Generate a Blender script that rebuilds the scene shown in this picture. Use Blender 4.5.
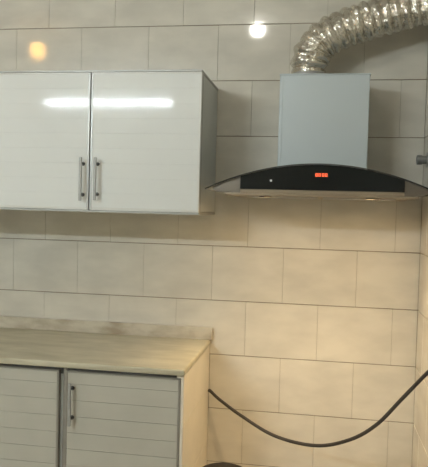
import bpy, bmesh, math, random
from mathutils import Matrix, Vector, noise

S = bpy.context.scene
for o in list(bpy.data.objects):
    bpy.data.objects.remove(o)
COL = S.collection
random.seed(4)

# ------------------------------------------------------------------ camera
cam_d = bpy.data.cameras.new('camera')
cam = bpy.data.objects.new('camera', cam_d)
COL.objects.link(cam)
cam_d.sensor_fit = 'HORIZONTAL'
cam_d.sensor_width = 36
cam_d.lens = 36 * 645.23 / 428
cam_d.clip_start = 0.02
Yc = Vector(((320 - 214) / 645.23, -(212 - 233.5) / 645.23, -1)).normalized()
Xc = -Vector(((-3740 - 214) / 645.23, -(103 - 233.5) / 645.23, -1))
Xc = (Xc - Yc * Xc.dot(Yc)).normalized()
Zc = Xc.cross(Yc)
cam.matrix_world = Matrix.Translation((0, -3.0, 1.42)) @ Matrix((Xc, Yc, Zc)).to_4x4()
S.camera = cam

# ------------------------------------------------------------------ world, exposure
w = bpy.data.worlds.new('world')
S.world = w
w.use_nodes = True
w.node_tree.nodes['Background'].inputs[0].default_value = (0.6, 0.62, 0.65, 1)
w.node_tree.nodes['Background'].inputs[1].default_value = 0.2
S.view_settings.view_transform = 'Standard'
S.view_settings.look = 'None'
S.view_settings.gamma = 1
S.view_settings.use_curve_mapping = False
S.view_settings.exposure = 0.27
S.cycles.use_denoising = True
S.cycles.max_bounces = 10
S.cycles.sample_clamp_indirect = 6

TUBE_POWER = 340.0
BULB_POWER = 130.0
WARM_POWER = 24.0
HOOD_POWER = 270.0
HOOD_SPOT = 36.0

# ------------------------------------------------------------------ materials
def mat(name, col, rough=0.5, metal=0.0, vary=0.0, scale=6.0, stretch=(1, 1, 1), bump=0.0, bscale=40.0,
        emit=None, spec=0.5, col2=None, coord='world', detail=4.0, bdist=0.002, ramp=(0.35, 0.65)):
    m = bpy.data.materials.new(name)
    m.use_nodes = True
    nt = m.node_tree
    b = nt.nodes['Principled BSDF']
    b.inputs['Base Color'].default_value = (*col, 1)
    b.inputs['Roughness'].default_value = rough
    b.inputs['Metallic'].default_value = metal
    b.inputs['Specular IOR Level'].default_value = spec
    if emit:
        b.inputs['Emission Color'].default_value = (*emit[0], 1)
        b.inputs['Emission Strength'].default_value = emit[1]
        return m
    if coord == 'world':
        src = nt.nodes.new('ShaderNodeNewGeometry').outputs['Position']
    else:
        src = nt.nodes.new('ShaderNodeTexCoord').outputs['Object']
    mp = nt.nodes.new('ShaderNodeMapping')
    mp.inputs['Scale'].default_value = stretch
    nt.links.new(src, mp.inputs['Vector'])
    if vary or col2:
        n = nt.nodes.new('ShaderNodeTexNoise')
        n.inputs['Scale'].default_value = scale
        n.inputs['Detail'].default_value = detail
        nt.links.new(mp.outputs[0], n.inputs['Vector'])
        r = nt.nodes.new('ShaderNodeValToRGB')
        c2 = col2 or tuple(c * (1 - vary) for c in col)
        r.color_ramp.elements[0].color = (*c2, 1)
        r.color_ramp.elements[1].color = (*col, 1)
        r.color_ramp.elements[0].position = ramp[0]
        r.color_ramp.elements[1].position = ramp[1]
        nt.links.new(n.outputs['Fac'], r.inputs['Fac'])
        nt.links.new(r.outputs['Color'], b.inputs['Base Color'])
    if bump:
        n2 = nt.nodes.new('ShaderNodeTexNoise')
        n2.inputs['Scale'].default_value = bscale
        n2.inputs['Detail'].default_value = 3
        nt.links.new(mp.outputs[0], n2.inputs['Vector'])
        bp = nt.nodes.new('ShaderNodeBump')
        bp.inputs['Strength'].default_value = bump
        bp.inputs['Distance'].default_value = bdist
        nt.links.new(n2.outputs['Fac'], bp.inputs['Height'])
        nt.links.new(bp.outputs['Normal'], b.inputs['Normal'])
    return m

M = {}
M['tile'] = mat('glazed_tile', (0.66, 0.625, 0.54), 0.075, vary=0.13, scale=5, stretch=(1, 1, 2.2), bump=0.12, bscale=5, bdist=0.004)
M['grout'] = mat('grout', (0.30, 0.25, 0.19), 0.9, vary=0.3, scale=20)
M['plaster'] = mat('plaster', (0.60, 0.57, 0.50), 0.8, vary=0.06, scale=3)
M['ceil'] = mat('ceiling_paint', (0.72, 0.70, 0.66), 0.85, vary=0.04, scale=3)
M['floor'] = mat('floor_stone', (0.60, 0.54, 0.44), 0.35, vary=0.2, scale=8)
M['slat'] = mat('white_lacquer', (0.72, 0.735, 0.71), 0.07, vary=0.03, scale=3, spec=0.13)
M['slat_low'] = mat('grey_lacquer', (0.48, 0.46, 0.39), 0.28, vary=0.08, scale=5)
M['frame_white'] = mat('white_aluminium', (0.68, 0.68, 0.64), 0.3, vary=0.03)
M['alu'] = mat('grey_aluminium', (0.44, 0.44, 0.42), 0.4, metal=0.35, vary=0.05)
M['alu_low'] = mat('worn_aluminium', (0.30, 0.28, 0.24), 0.45, metal=0.3, vary=0.15, scale=14)
M['panel_grey'] = mat('side_panel_grey', (0.62, 0.64, 0.61), 0.4, vary=0.06, scale=4)
M['end_tile'] = mat('cream_end_tile', (0.76, 0.70, 0.58), 0.3, vary=0.07, scale=6)
M['stone'] = mat('worktop_marble', (0.53, 0.49, 0.36), 0.3, col2=(0.38, 0.345, 0.235), scale=5, stretch=(1, 2.6, 2), detail=7, bump=0.05)
M['splash'] = mat('stained_marble', (0.55, 0.50, 0.40), 0.35, col2=(0.34, 0.28, 0.20), scale=7, stretch=(1, 1, 2), detail=6, ramp=(0.3, 0.55))
M['handle'] = mat('brushed_steel', (0.36, 0.36, 0.34), 0.5, metal=0.3, vary=0.08, scale=60)
M['screw'] = mat('dark_steel', (0.12, 0.12, 0.12), 0.4, metal=0.8)
M['chimney'] = mat('satin_steel', (0.53, 0.59, 0.61), 0.33, metal=0.25, vary=0.03, scale=3)
M['black'] = mat('black_glass', (0.009, 0.011, 0.011), 0.15, vary=0.1, spec=0.3)
M['wing'] = mat('bronze_steel', (0.19, 0.165, 0.135), 0.35, metal=0.5, vary=0.1)
M['rim'] = mat('warm_lit_steel_rim', (0.31, 0.25, 0.175), 0.4, metal=0.4, vary=0.06)  # steel with the warm light under the hood put into its tan colour
M['filter'] = mat('filter_mesh', (0.35, 0.35, 0.34), 0.4, metal=0.8)
M['foil'] = mat('aluminium_foil', (0.78, 0.75, 0.68), 0.21, metal=1.0, vary=0.12, scale=25, bump=1.0, bscale=75, bdist=0.005)
M['rubber'] = mat('black_rubber', (0.035, 0.03, 0.026), 0.5, vary=0.2, scale=30)
M['brass'] = mat('brass', (0.5, 0.38, 0.16), 0.35, metal=0.9)
M['bin'] = mat('dark_plastic', (0.022, 0.019, 0.016), 0.7, vary=0.2, spec=0.2)
M['pipe'] = mat('galvanised_steel', (0.25, 0.25, 0.235), 0.5, metal=0.4, vary=0.15, scale=30)
M['white_pl'] = mat('white_plastic', (0.75, 0.75, 0.73), 0.4)
M['red_led'] = mat('red_led', (0.5, 0.05, 0.02), 0.5, emit=((1.0, 0.16, 0.06), 1.6))
M['white_led'] = mat('white_led', (0.5, 0.5, 0.5), 0.5, emit=((0.8, 0.9, 0.9), 0.18))
M['tube'] = mat('tube_glow', (0.9, 0.9, 0.9), 0.5, emit=((0.86, 0.97, 1.02), TUBE_POWER))
M['bulb'] = mat('bulb_glow', (0.9, 0.9, 0.9), 0.5, emit=((1.0, 0.96, 0.86), BULB_POWER))
M['warm'] = mat('warm_glow', (0.9, 0.8, 0.6), 0.5, emit=((1.0, 0.50, 0.09), WARM_POWER))
M['hoodlamp'] = mat('hood_lamp_glow', (0.9, 0.8, 0.6), 0.5, emit=((1.0, 0.68, 0.33), HOOD_POWER))

g = bpy.data.materials.new('smoked_glass')
g.use_nodes = True
b = g.node_tree.nodes['Principled BSDF']
b.inputs['Base Color'].default_value = (0.30, 0.29, 0.27, 1)
b.inputs['Roughness'].default_value = 0.05
b.inputs['Transmission Weight'].default_value = 0.85
b.inputs['IOR'].default_value = 1.45
nz = g.node_tree.nodes.new('ShaderNodeTexNoise')
nz.inputs['Scale'].default_value = 12
mr = g.node_tree.nodes.new('ShaderNodeMapRange')
mr.inputs['To Min'].default_value = 0.04
mr.inputs['To Max'].default_value = 0.14
g.node_tree.links.new(nz.outputs['Fac'], mr.inputs['Value'])
g.node_tree.links.new(mr.outputs[0], b.inputs['Roughness'])
M['glass'] = g

# ------------------------------------------------------------------ helpers
def link(name, data, parent=None, loc=None):
    o = bpy.data.objects.new(name, data)
    COL.objects.link(o)
    if loc is not None:
        o.location = loc
    if parent:
        o.parent = parent
        # parts are built in world coordinates: subtract every ancestor's offset
        off = Vector((0, 0, 0))
        p = parent
        while p:
            off += p.location
            p = p.parent
        o.location = Vector(o.location) - off
    return o

def mesh_from(bm, name, m, smooth=False):
    me = bpy.data.meshes.new(name)
    bmesh.ops.recalc_face_normals(bm, faces=bm.faces)
    bm.to_mesh(me)
    bm.free()
    me.materials.append(m)
    if smooth:
        for p in me.polygons:
            p.use_smooth = True
    return me

def obj(name, bm, m, parent=None, loc=None, smooth=False):
    return link(name, mesh_from(bm, name, m, smooth), parent, loc)

def thing(name, label, cat, loc=(0, 0, 0), group=None):
    o = link(name, None, None, loc)
    return tag(o, label, cat, group)

def tag(o, label, cat, group=None):
    o['label'] = label
    o['category'] = cat
    if group:
        o['group'] = group
    return o

def box(x0, x1, y0, y1, z0, z1, bev=0.0, seg=1, bm=None):
    t = bmesh.new()
    r = bmesh.ops.create_cube(t, size=1.0)
    for v in t.verts:
        v.co = Vector(((x0 + x1) / 2 + v.co.x * (x1 - x0), (y0 + y1) / 2 + v.co.y * (y1 - y0), (z0 + z1) / 2 + v.co.z * (z1 - z0)))
    if bev:
        bmesh.ops.bevel(t, geom=list(t.edges), offset=bev, segments=seg, profile=0.5, affect='EDGES')
    if bm is None:
        return t
    return merge(bm, t)

def merge(bm, t):
    me = bpy.data.meshes.new('tmp')
    t.to_mesh(me)
    t.free()
    bm.from_mesh(me)
    bpy.data.meshes.remove(me)
    return bm

def lathe(profile, seg=32, center=(0, 0, 0), axis='Z', bm=None):
    """profile: list of (r, h)."""
    bm = bm or bmesh.new()
    c = Vector(center)
    rings = []
    for r, h in profile:
        ring = []
        for k in range(seg):
            a = 2 * math.pi * k / seg
            if axis == 'Z':
                p = Vector((r * math.cos(a), r * math.sin(a), h))
            elif axis == 'X':
                p = Vector((h, r * math.cos(a), r * math.sin(a)))
            else:
                p = Vector((r * math.sin(a), h, r * math.cos(a)))
            ring.append(bm.verts.new(c + p))
        rings.append(ring)
    for i in range(len(rings) - 1):
        for k in range(seg):
            bm.faces.new((rings[i][k], rings[i][(k + 1) % seg], rings[i + 1][(k + 1) % seg], rings[i + 1][k]))
    bm.faces.new(rings[0])
    bm.faces.new(rings[-1])
    return bm

def catmull(P, n):
    P = [Vector(p) for p in P]
    P = [2 * P[0] - P[1]] + P + [2 * P[-1] - P[-2]]
    out = []
    for i in range(1, len(P) - 2):
        a, b_, c, d = P[i - 1:i + 3]
        for k in range(n):
            t = k / n
            out.append(0.5 * ((2 * b_) + (c - a) * t + (2 * a - 5 * b_ + 4 * c - d) * t * t + (3 * b_ - a - 3 * c + d) * t ** 3))
    out.append(P[-2])
    return out

def sweep(path, rad, seg=16, ref=Vector((0, 1, 0)), bm=None):
    """rad(i, s, angle) -> radius; closed tube along path."""
    bm = bm or bmesh.new()
    rings = []
    s = 0.0
    for i, p in enumerate(path):
        if i:
            s += (p - path[i - 1]).length
        t = (path[min(i + 1, len(path) - 1)] - path[max(i - 1, 0)]).normalized()
        u = (ref - t * ref.dot(t)).normalized()
        v = t.cross(u)
        rings.append([bm.verts.new(p + (u * math.cos(2 * math.pi * k / seg) + v * math.sin(2 * math.pi * k / seg)) * rad(i, s, 2 * math.pi * k / seg)) for k in range(seg)])
    for i in range(len(rings) - 1):
        for k in range(seg):
            bm.faces.new((rings[i][k], rings[i][(k + 1) % seg], rings[i + 1][(k + 1) % seg], rings[i + 1][k]))
    bm.faces.new(rings[0])
    bm.faces.new(rings[-1])
    return bm

def extrude_y(outline, y0, y1, bm=None):
    """closed (x, z) outline extruded from y0 to y1."""
    bm = bm or bmesh.new()
    a = [bm.verts.new((x, y0, z)) for x, z in outline]
    c = [bm.verts.new((x, y1, z)) for x, z in outline]
    n = len(outline)
    for k in range(n):
        bm.faces.new((a[k], a[(k + 1) % n], c[(k + 1) % n], c[k]))
    bm.faces.new(a)
    bm.faces.new(list(reversed(c)))
    return bm

# ------------------------------------------------------------------ room shell
FZ, CZ = -0.04, 2.7925
XL, XR = -2.9, 0.448
YF = -3.85
def struct(o):
    o['kind'] = 'structure'
    return o
struct(obj('floor', box(XL - .15, XR + .15, YF - .15, .15, FZ - .1, FZ), M['floor']))
struct(obj('ceiling', box(XL - .15, XR + .15, YF - .15, .15, CZ, CZ + .1), M['ceil']))
wall_back = struct(obj('wall_back', box(XL - .15, XR + .15, .0035, .15, FZ, CZ), M['grout']))
wall_right = struct(obj('wall_right', box(XR + .0035, XR + .15, YF, .0035, FZ, CZ), M['grout']))
struct(obj('wall_left', box(XL - .15, XL, YF, .0035, FZ, CZ), M['plaster']))
struct(obj('wall_front', box(XL - .15, XR + .15, YF - .15, YF, FZ, CZ), M['plaster']))

TW, TH, JH, JV = 0.334, 0.2575, 0.0034, 0.0007
tile_cache = {}
def tile_mesh(wd, ht, side):
    key = (round(wd, 3), round(ht, 3), side)
    if key not in tile_cache:
        if side == 'back':
            bm = box(-wd / 2, wd / 2, 0, .0055, -ht / 2, ht / 2, .0014, 2)
        else:
            bm = box(0, .0055, -wd / 2, wd / 2, -ht / 2, ht / 2, .0014, 2)
        tile_cache[key] = mesh_from(bm, 'tile', M['tile'])
    return tile_cache[key]

for k in range(-4, 7):
    z0 = 0.99 + TH * k
    off = -0.16 if k % 2 == 0 else 0.005
    n0 = int((-2.6 - off) / TW) - 1
    for n in range(n0, 4):
        a, c = off + n * TW, off + (n + 1) * TW
        c = min(c, XR)
        if c - a < .03 or a < -2.75:
            continue
        t = link('tile', tile_mesh(c - a - JV, TH - JH, 'back'), wall_back, ((a + c) / 2, random.uniform(-.0003, .0003), z0 + TH / 2))
        t.rotation_euler = (random.uniform(-.0018, .0018), 0, random.uniform(-.0018, .0018))
    offr = 0.0 if k % 2 == 0 else -TW / 2
    for n in range(0, 5):
        a, c = -offr - n * TW - TW, -offr - n * TW
        c = min(c, 0.0)
        if c - a < .03:
            continue
        t = link('tile', tile_mesh(c - a - JV, TH - JH, 'right'), wall_right, (XR + random.uniform(-.0003, .0003), (a + c) / 2, z0 + TH / 2))
        t.rotation_euler = (0, random.uniform(-.0018, .0018), random.uniform(-.0018, .0018))
# the plain stretch of the right wall towards the room
struct(obj('trim_1', box(XR - .001, XR + .0034, YF, -1.86, FZ, CZ), M['plaster']))

# ------------------------------------------------------------------ cabinets
def make_door(cab, x0, x1, z0, z1, yf, th, m_slat, m_edge, zref, pitch, handle=None, name='door'):
    """door mesh = backing board; children: slats, edge strips, handle."""
    d = obj(name, box(x0 + .002, x1 - .002, yf + .0022, yf + th, z0 + .002, z1 - .002), m_slat if m_slat is M['slat'] else m_edge, cab)
    e = .009
    # edge strips (aluminium profile round the door)
    for (a, c, p, q) in ((x0, x0 + e, z0, z1), (x1 - e, x1, z0, z1)):
        obj('edge_strip', box(a, c, yf - .001, yf + th, p, q, .0012), m_edge, d)
    obj('edge_strip', box(x0 + e, x1 - e, yf - .001, yf + th, z1 - e * .8, z1, .0012), M['frame_white'] if m_slat is M['slat'] else m_edge, d)
    obj('edge_strip', box(x0 + e, x1 - e, yf - .001, yf + th, z0, z0 + e * 1.2, .0012), M['frame_white'] if m_slat is M['slat'] else m_edge, d)
    lo, hi = z0 + e * 1.2, z1 - e * .8
    cuts = [hi]
    gp = .00005 if m_slat is M['slat'] else .0005
    z = zref
    while z > lo + .015:
        if z < hi - .015:
            cuts.append(z)
        z -= pitch
    cuts.append(lo)
    for i in range(len(cuts) - 1):
        t_, b_ = cuts[i], cuts[i + 1]
        s = obj('slat', box(x0 + e, x1 - e, yf + random.uniform(-.0002, .0002), yf + .003, b_ + gp, t_ - gp, .0006 if gp < .0003 else .0007, 3), m_slat, d)
        s.rotation_euler = (0, 0, 0)
    if handle:
        hx, h0, h1 = handle
        bm = box(hx - .006, hx + .006, yf - .037, yf - .027, h0, h1, .003, 2)
        h = obj('handle', bm, M['handle'], d)
        for zz in (h0 + .026, h1 - .026):
            bm = lathe([(.0045, 0), (.0045, .028)], 12, (hx, yf - .028, zz), 'Y')
            lathe([(.0085, -.0), (.0085, .003)], 12, (hx, yf - .0032, zz), 'Y', bm)
            obj('standoff', bm, M['screw'], d)
    return d

# upper wall cabinet
UX0, UX1, UZ0, UZ1, UY = -1.906, -0.487, 1.394, 1.984, -0.415
cab = thing('wall_cabinet', 'white gloss wall cabinet with bar handles, hung on the tiles left of the cooker hood', 'cabinet', (UX0 / 2 + UX1 / 2, -.2, UZ0))
UB = UY + .021
obj('side_panel', box(UX1 - .016, UX1 - .003, UB, -.002, UZ0 + .004, UZ1 - .004), M['panel_grey'], cab)
obj('side_panel', box(UX0 + .003, UX0 + .016, UB, -.002, UZ0 + .004, UZ1 - .004), M['panel_grey'], cab)
obj('top_panel', box(UX0 + .003, UX1 - .003, UB, -.002, UZ1 - .014, UZ1 - .002), M['panel_grey'], cab)
obj('bottom_panel', box(UX0 + .003, UX1 - .003, UB, -.002, UZ0 + .002, UZ0 + .014), M['panel_grey'], cab)
obj('back_panel', box(UX0 + .016, UX1 - .016, -.008, -.002, UZ0 + .014, UZ1 - .014), M['panel_grey'], cab)
for x in (UX0, UX1 - .014):
    for z in (UZ0, UZ1 - .014):
        obj('corner_profile', box(x, x + .014, UB - .001, -.001, z, z + .014, .004, 2), M['alu'], cab)
    obj('corner_profile', box(x, x + .014, UB - .002, UB + .016, UZ0 + .01, UZ1 - .01, .004, 2), M['alu'], cab)
obj('top_rail', box(UX0, UX1, UY - .001, UB + .014, UZ1 - .009, UZ1, .003, 2), M['alu'], cab)
obj('bottom_rail', box(UX0, UX1, UY + .004, UB + .014, UZ0, UZ0 + .008, .002, 2), M['alu'], cab)
obj('middle_stile', box(-.972, -.942, UB - .004, UB + .02, UZ0 + .008, UZ1 - .009), M['alu'], cab)
make_door(cab, UX0 + .002, -1.4345, UZ0 + .009, UZ1 - .010, UY, .020, M['slat'], M['alu'], 1.9095, .0622, (-1.462, 1.440, 1.621))
obj('middle_stile', box(-1.447, -1.417, UB - .004, UB + .02, UZ0 + .008, UZ1 - .009), M['alu'], cab)
make_door(cab, -1.4300, -.9590, UZ0 + .009, UZ1 - .010, UY, .020, M['slat'], M['alu'], 1.9095, .0622, (-.984, 1.440, 1.621))
dr = make_door(cab, -.9545, UX1 - .001, UZ0 + .009, UZ1 - .010, UY, .020, M['slat'], M['alu'], 1.9095, .0622, (-.921, 1.443, 1.621))
# the last edge strip on the right is white
for ch in dr.children:
    if ch.name.startswith('edge_strip') and abs(max(v.co.x for v in ch.data.vertices) - (UX1 - .001)) < .003:
        ch.data.materials[0] = M['frame_white']

# base cabinets
BX1, BZ1, BY = -0.495, 0.776, -0.585
def base_unit(x0, x1, label, doors, end):
    c = thing('base_cabinet', label, 'cabinet', (x0 / 2 + x1 / 2, -.3, FZ), 'base cabinets under the worktop')
    B = BY + .021
    obj('plinth', box(x0 + .002, x1 - .002, B + .05, -.002, FZ, .06), M['alu_low'], c)
    obj('bottom_panel', box(x0 + .002, x1 - .002, B, -.002, .06, .075), M['panel_grey'], c)
    obj('back_panel', box(x0 + .02, x1 - .02, -.010, -.002, .075, BZ1 - .002), M['panel_grey'], c)
    obj('side_panel', box(x0 + .002, x0 + .018, B, -.002, .075, BZ1 - .001), M['panel_grey'], c)
    if end:
        e = obj('end_panel', box(x1 - .03, x1 - .0065, BY + .004, -.002, FZ, BZ1 - .001), M['end_tile'], c)
        zs = [BZ1 - .002, .578, .3205, .063, FZ]
        for i in range(4):
            obj('tile', box(x1 - .0075, x1, BY + .003, -.002, zs[i + 1] + .0012, zs[i], .001), M['end_tile'], e)
    else:
        obj('side_panel', box(x1 - .018, x1 - .002, B, -.002, .075, BZ1 - .001), M['panel_grey'], c)
    obj('top_rail', box(x0 + .002, x1 - (.031 if end else .002), BY + .016, B + .02, BZ1 - .03, BZ1 - .001), M['screw'], c)  # dark colour stands in for shade in the gap below the worktop
    for (a, d, h) in doors:
        make_door(c, a, d, .07, BZ1 - .012, BY, .020, M['slat_low'], M['alu_low'], .712, .0655, h)
    if end:
        obj('front_stile', box(x1 - .012, x1 - .0005, BY - .001, BY + .02, FZ, BZ1 - .004, .002), M['end_tile'], c)
    obj('front_stile', box(x0 + .001, x0 + .018, BY + .012, B + .014, .07, BZ1 - .002), M['alu_low'], c)
    return c
base_unit(-.991, BX1, 'single-door base cabinet at the end of the worktop, cream tiled side', [(-.976, BX1 - .014, (-.946, .552, .722))], True)
base_unit(-1.96, -.9925, 'grey base cabinet left of the single-door one, its door cut off by the frame', [(-1.472, -1.003, (-1.44, .552, .722)), (-1.945, -1.478, (-1.51, .552, .722))], False)

# worktop and splashback (one slab with an upstand strip)
wt = tag(obj('worktop', box(-1.965, -.490, -.603, -.0015, .777, .803, .008, 3), M['stone'], None), 'beige marbled stone worktop with upstand across both base cabinets', 'worktop')
obj('upstand', box(-1.965, -.482, -.022, -.0012, .8025, .861, .003, 2), M['splash'], wt)

# ------------------------------------------------------------------ cooker hood
HX, HW = -0.008, 0.444
def arc(x):
    u = (x - HX) / HW
    return 1.606 - .103 * u * u
hood = thing('cooker_hood', 'arched black glass cooker hood with pale grey chimney box and red display', 'cooker hood', (HX, -.24, 1.477))
N = 40
xs = [HX - HW + 2 * HW * i / N for i in range(N + 1)]
HT = .006
outl = [(x, arc(x)) for x in xs] + [(x, arc(x) - HT) for x in reversed(xs)]
obj('glass_canopy', extrude_y(outl, -.486, -.004), M['glass'], hood)
bx0, bx1 = -.312, .312
bxs = [bx0 + (bx1 - bx0) * i / 30 for i in range(31)]
def seg_outline(x0, x1, zb, gap, n=30):
    s = [x0 + (x1 - x0) * i / n for i in range(n + 1)]
    return [(x, arc(x) - HT - gap) for x in s] + [(x1, zb), (x0, zb)]
obj('body', extrude_y(seg_outline(bx0 + .004, bx1 - .004, 1.487, .0008), -.470, -.002), M['black'], hood)
fp = obj('front_panel', extrude_y(seg_outline(bx0, bx1, 1.503, .0005), -.482, -.4695), M['black'], hood)
obj('underside_plate', box(-.372, .366, -.476, -.002, 1.478, 1.4872, .002, 2), M['rim'], hood)
obj('front_lip', box(bx0, bx1, -.478, -.4695, 1.4874, 1.5028, .001), M['rim'], hood)
for sgn in (-1, 1):
    xa = HX + sgn * (HW * .685)
    pts = []
    n = 12
    top = [xa + sgn * (HW * .25) * i / n for i in range(n + 1)]
    low = []
    for i, x in enumerate(top):
        q = i / n
        low.append((x, min(arc(x) - HT - .0015, 1.4875 + .012 * max(0, (q - .45) / .55) ** 1.5)))
    o_ = [(x, arc(x) - HT - .0006) for x in top] + list(reversed(low))
    obj('wing', extrude_y(o_, -.474, -.004), M['wing'], hood)
# controls
bm = box(-.0225, .0125, -.4835, -.4815, 1.5565, 1.5675)
obj('display_window', bm, M['black'], fp)
bm = bmesh.new()
def seg7(cx_, cz_, w_, h_, segs):
    t_ = .0016
    S7 = {'a': (-w_ / 2, w_ / 2, h_ / 2 - t_, h_ / 2), 'g': (-w_ / 2, w_ / 2, -t_ / 2, t_ / 2), 'd': (-w_ / 2, w_ / 2, -h_ / 2, -h_ / 2 + t_),
          'f': (-w_ / 2, -w_ / 2 + t_, 0, h_ / 2), 'b': (w_ / 2 - t_, w_ / 2, 0, h_ / 2), 'e': (-w_ / 2, -w_ / 2 + t_, -h_ / 2, 0), 'c': (w_ / 2 - t_, w_ / 2, -h_ / 2, 0)}
    for s in segs:
        a, c, p, q = S7[s]
        box(cx_ + a, cx_ + c, -.4847, -.4834, cz_ + p, cz_ + q, 0, 1, bm)
for i in range(4):
    seg7(-.0175 + i * .0115 + (.002 if i > 1 else 0), 1.562, .0085, .0125, 'abcdefg')
obj('red_digits', bm, M['red_led'], fp)
for i, x in enumerate((-.192, -.12, -.085, .085, .12)):
    obj('touch_button', lathe([(.0045, -.4838), (.0045, -.4815)], 14, (x, 0, 1.537), 'Y'), M['white_led'] if i == 0 else M['black'], fp)
# underside: grease filters and lamps
for x in (-.15, .15):
    f_ = obj('grease_filter', box(x - .14, x + .14, -.40, -.08, 1.4745, 1.4785, .001), M['filter'], hood)
for x in (-.215, .20):
    l_ = obj('lamp', lathe([(.0265, 1.4785), (.0285, 1.4732), (.0265, 1.4732), (.0245, 1.4778), (.020, 1.4785)], 28, (x, -.425, 0)), M['screw'], hood)
    obj('lamp_lens', lathe([(.0235, 1.4774), (.0235, 1.4782)], 28, (x, -.425, 0)), M['hoodlamp'], l_)
    sd = bpy.data.lights.new('lamp_beam', 'SPOT')
    sd.energy = HOOD_SPOT
    sd.color = (1.0, 0.74, 0.43)
    sd.spot_size = math.radians(96)
    sd.spot_blend = 1.0
    sd.shadow_soft_size = .02
    link('lamp_beam', sd, l_, (x, -.425, 1.4768))
# chimney box
ch = obj('chimney', box(-.181, .184, -.282, -.002, 1.545, 1.988, .003, 2), M['chimney'], hood)
obj('top_lip', box(-.184, .187, -.285, -.002, 1.984, 1.991, .002), M['chimney'], ch)
obj('seam_strip', box(-.1825, -.168, -.2835, -.27, 1.60, 1.984, .002), M['chimney'], ch)

# ------------------------------------------------------------------ flexible duct
pth = catmull([(-.066, -.165, 1.995), (-.067, -.166, 2.03), (-.062, -.167, 2.078), (-.030, -.168, 2.138), (.045, -.17, 2.188), (.158, -.17, 2.231), (.284, -.17, 2.266), (.438, -.17, 2.306)], 60)
def resample(P, step):
    out, acc = [P[0]], 0.0
    for i in range(1, len(P)):
        d = (P[i] - P[i - 1]).length
        acc += d
        if acc >= step:
            out.append(P[i].copy())
            acc -= step
    return out
pth = resample(pth, .0072)
def duct_r(i, s, a):
    ph = s / .0395 + .35 * noise.noise(Vector((s * 12, math.cos(a), math.sin(a))))
    ridge = abs(math.sin(math.pi * ph))
    base = .0705 + .006 * min(1, s / .10)
    n = noise.noise(Vector((s * 30, math.cos(a) * 2.8, math.sin(a) * 2.8)))
    n3 = noise.noise(Vector((s * 11 + 3, math.cos(a) * 1.3, math.sin(a) * 1.3)))
    k = min(1, max(0, (s - .010) / .03))
    return base + k * (.013 * (ridge - .55) + .0064 * n + .003 * n3 + random.uniform(-.0014, .0014))
duct = tag(obj('exhaust_duct', sweep(pth, duct_r, 44), M['foil'], None, None, False), 'crinkled silver foil exhaust duct bending from the hood chimney to the right wall', 'duct')
obj('wall_flange', lathe([(.082, XR - .012), (.10, XR - .009), (.10, XR - .001), (.082, XR - .001)], 32, (0, -.17, 2.308), 'X'), M['handle'], duct)
obj('clamp_band', lathe([(.0725, 1.9965), (.0745, 1.998), (.0745, 2.010), (.0725, 2.012)], 40, (-.066, -.165, 0)), M['handle'], duct)

# ------------------------------------------------------------------ hose, pipe stub, bin
hp = catmull([(-.4895, -.028, .566), (-.480, -.034, .564), (-.429, -.068, .536), (-.312, -.136, .487), (-.161, -.225, .444), (.011, -.325, .453), (.144, -.402, .515), (.241, -.459, .602), (.327, -.510, .725), (.405, -.556, .838), (.436, -.572, .872)], 10)
hose = tag(obj('rubber_hose', sweep(hp, lambda i, s, a: .0074, 14), M['rubber'], None, None, True), 'thin black rubber hose sagging across the tiles below the hood', 'hose')
dv = (hp[-1] - hp[-2]).normalized()
obj('end_nut', lathe([(.011, .427), (.011, .4472)], 6, (0, hp[-1].y, hp[-1].z), 'X'), M['brass'], hose)

pipe = tag(obj('pipe_stub', lathe([(.017, .402), (.0205, .404), (.0205, .424), (.017, .425), (.017, .447)], 24, (0, -.115, 1.655), 'X'), M['pipe'], None), 'short dark grey capped pipe stub on the right wall above the hood tip', 'pipe')
obj('wall_flange', lathe([(.030, .442), (.032, .444), (.032, .4475)], 24, (0, -.115, 1.655), 'X'), M['pipe'], pipe)

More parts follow.
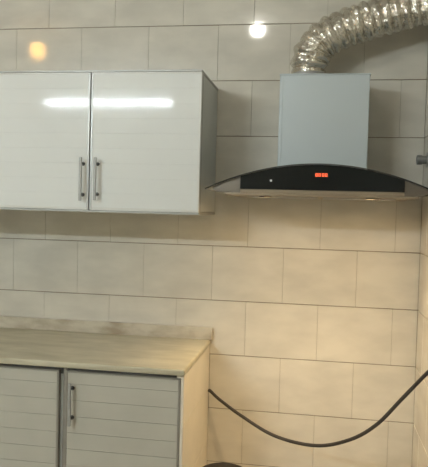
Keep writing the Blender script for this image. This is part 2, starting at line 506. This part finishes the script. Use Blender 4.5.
bn = thing('waste_bin', 'dark round-topped bin on the floor beside the base cabinet, only its lid showing', 'bin', (-.335, -.57, FZ))
cxb, cyb = -.335, -.57
obj('body', lathe([(.078, FZ), (.080, FZ + .01), (.090, .385), (.092, .388)], 40, (cxb, cyb, 0)), M['bin'], bn, None, True)
obj('lid', lathe([(.095, .386), (.0965, .392), (.0965, .402), (.092, .409), (.07, .417), (.03, .421), (.004, .422)], 40, (cxb, cyb, 0)), M['bin'], bn, None, True)
obj('pedal', box(cxb - .025, cxb + .025, cyb - .115, cyb - .07, FZ + .008, FZ + .018, .003), M['screw'], bn)

# ------------------------------------------------------------------ lamps of the room
tl = thing('tube_lamp', 'long white tube lamp on the wall facing the kitchen, mirrored in the cabinet doors', 'lamp', (-2.03, YF, 2.41))
obj('housing', box(-2.665, -1.40, YF + .001, YF + .03, 2.388, 2.435, .004, 2), M['white_pl'], tl)
obj('tube', lathe([(.013, -2.645), (.013, -1.42)], 20, (0, YF + .052, 2.411), 'X'), M['tube'], tl)
for x in (-2.665, -1.42):
    obj('end_cap', box(x, x + .02, YF + .028, YF + .072, 2.39, 2.432, .004, 2), M['white_pl'], tl)

def bulb_lamp(name, label, x, y, zc, r, m):
    t = thing(name, label, 'lamp', (x, y, CZ), 'bulbs on the ceiling')
    obj('ceiling_rose', lathe([(.045, CZ - .002), (.045, CZ - .012), (.02, CZ - .022)], 28, (x, y, 0)), M['white_pl'], t)
    top = zc + r * .9
    if CZ - .02 - top > .02:
        obj('cord', lathe([(.004, top + .03), (.004, CZ - .02)], 10, (x, y, 0)), M['screw'], t)
    obj('socket', lathe([(.018, top - .012), (.018, min(top + .035, CZ - .012))], 20, (x, y, 0)), M['white_pl'], t)
    prof = [(max(.002, r * math.sin(a)), zc - r * math.cos(a)) for a in [math.pi * i / 18 for i in range(17)]]
    obj('glass_bulb', lathe(prof, 28, (x, y, 0)), m, t, None, True)
bulb_lamp('ceiling_bulb', 'white round ceiling bulb mirrored in the tiles above the hood', -.488, -1.72, 2.733, .04, M['bulb'])
bulb_lamp('pendant_bulb', 'warm orange bulb on a short cord mirrored in the tiles above the wall cabinet', -2.19, -1.75, 2.612, .06, M['warm'])
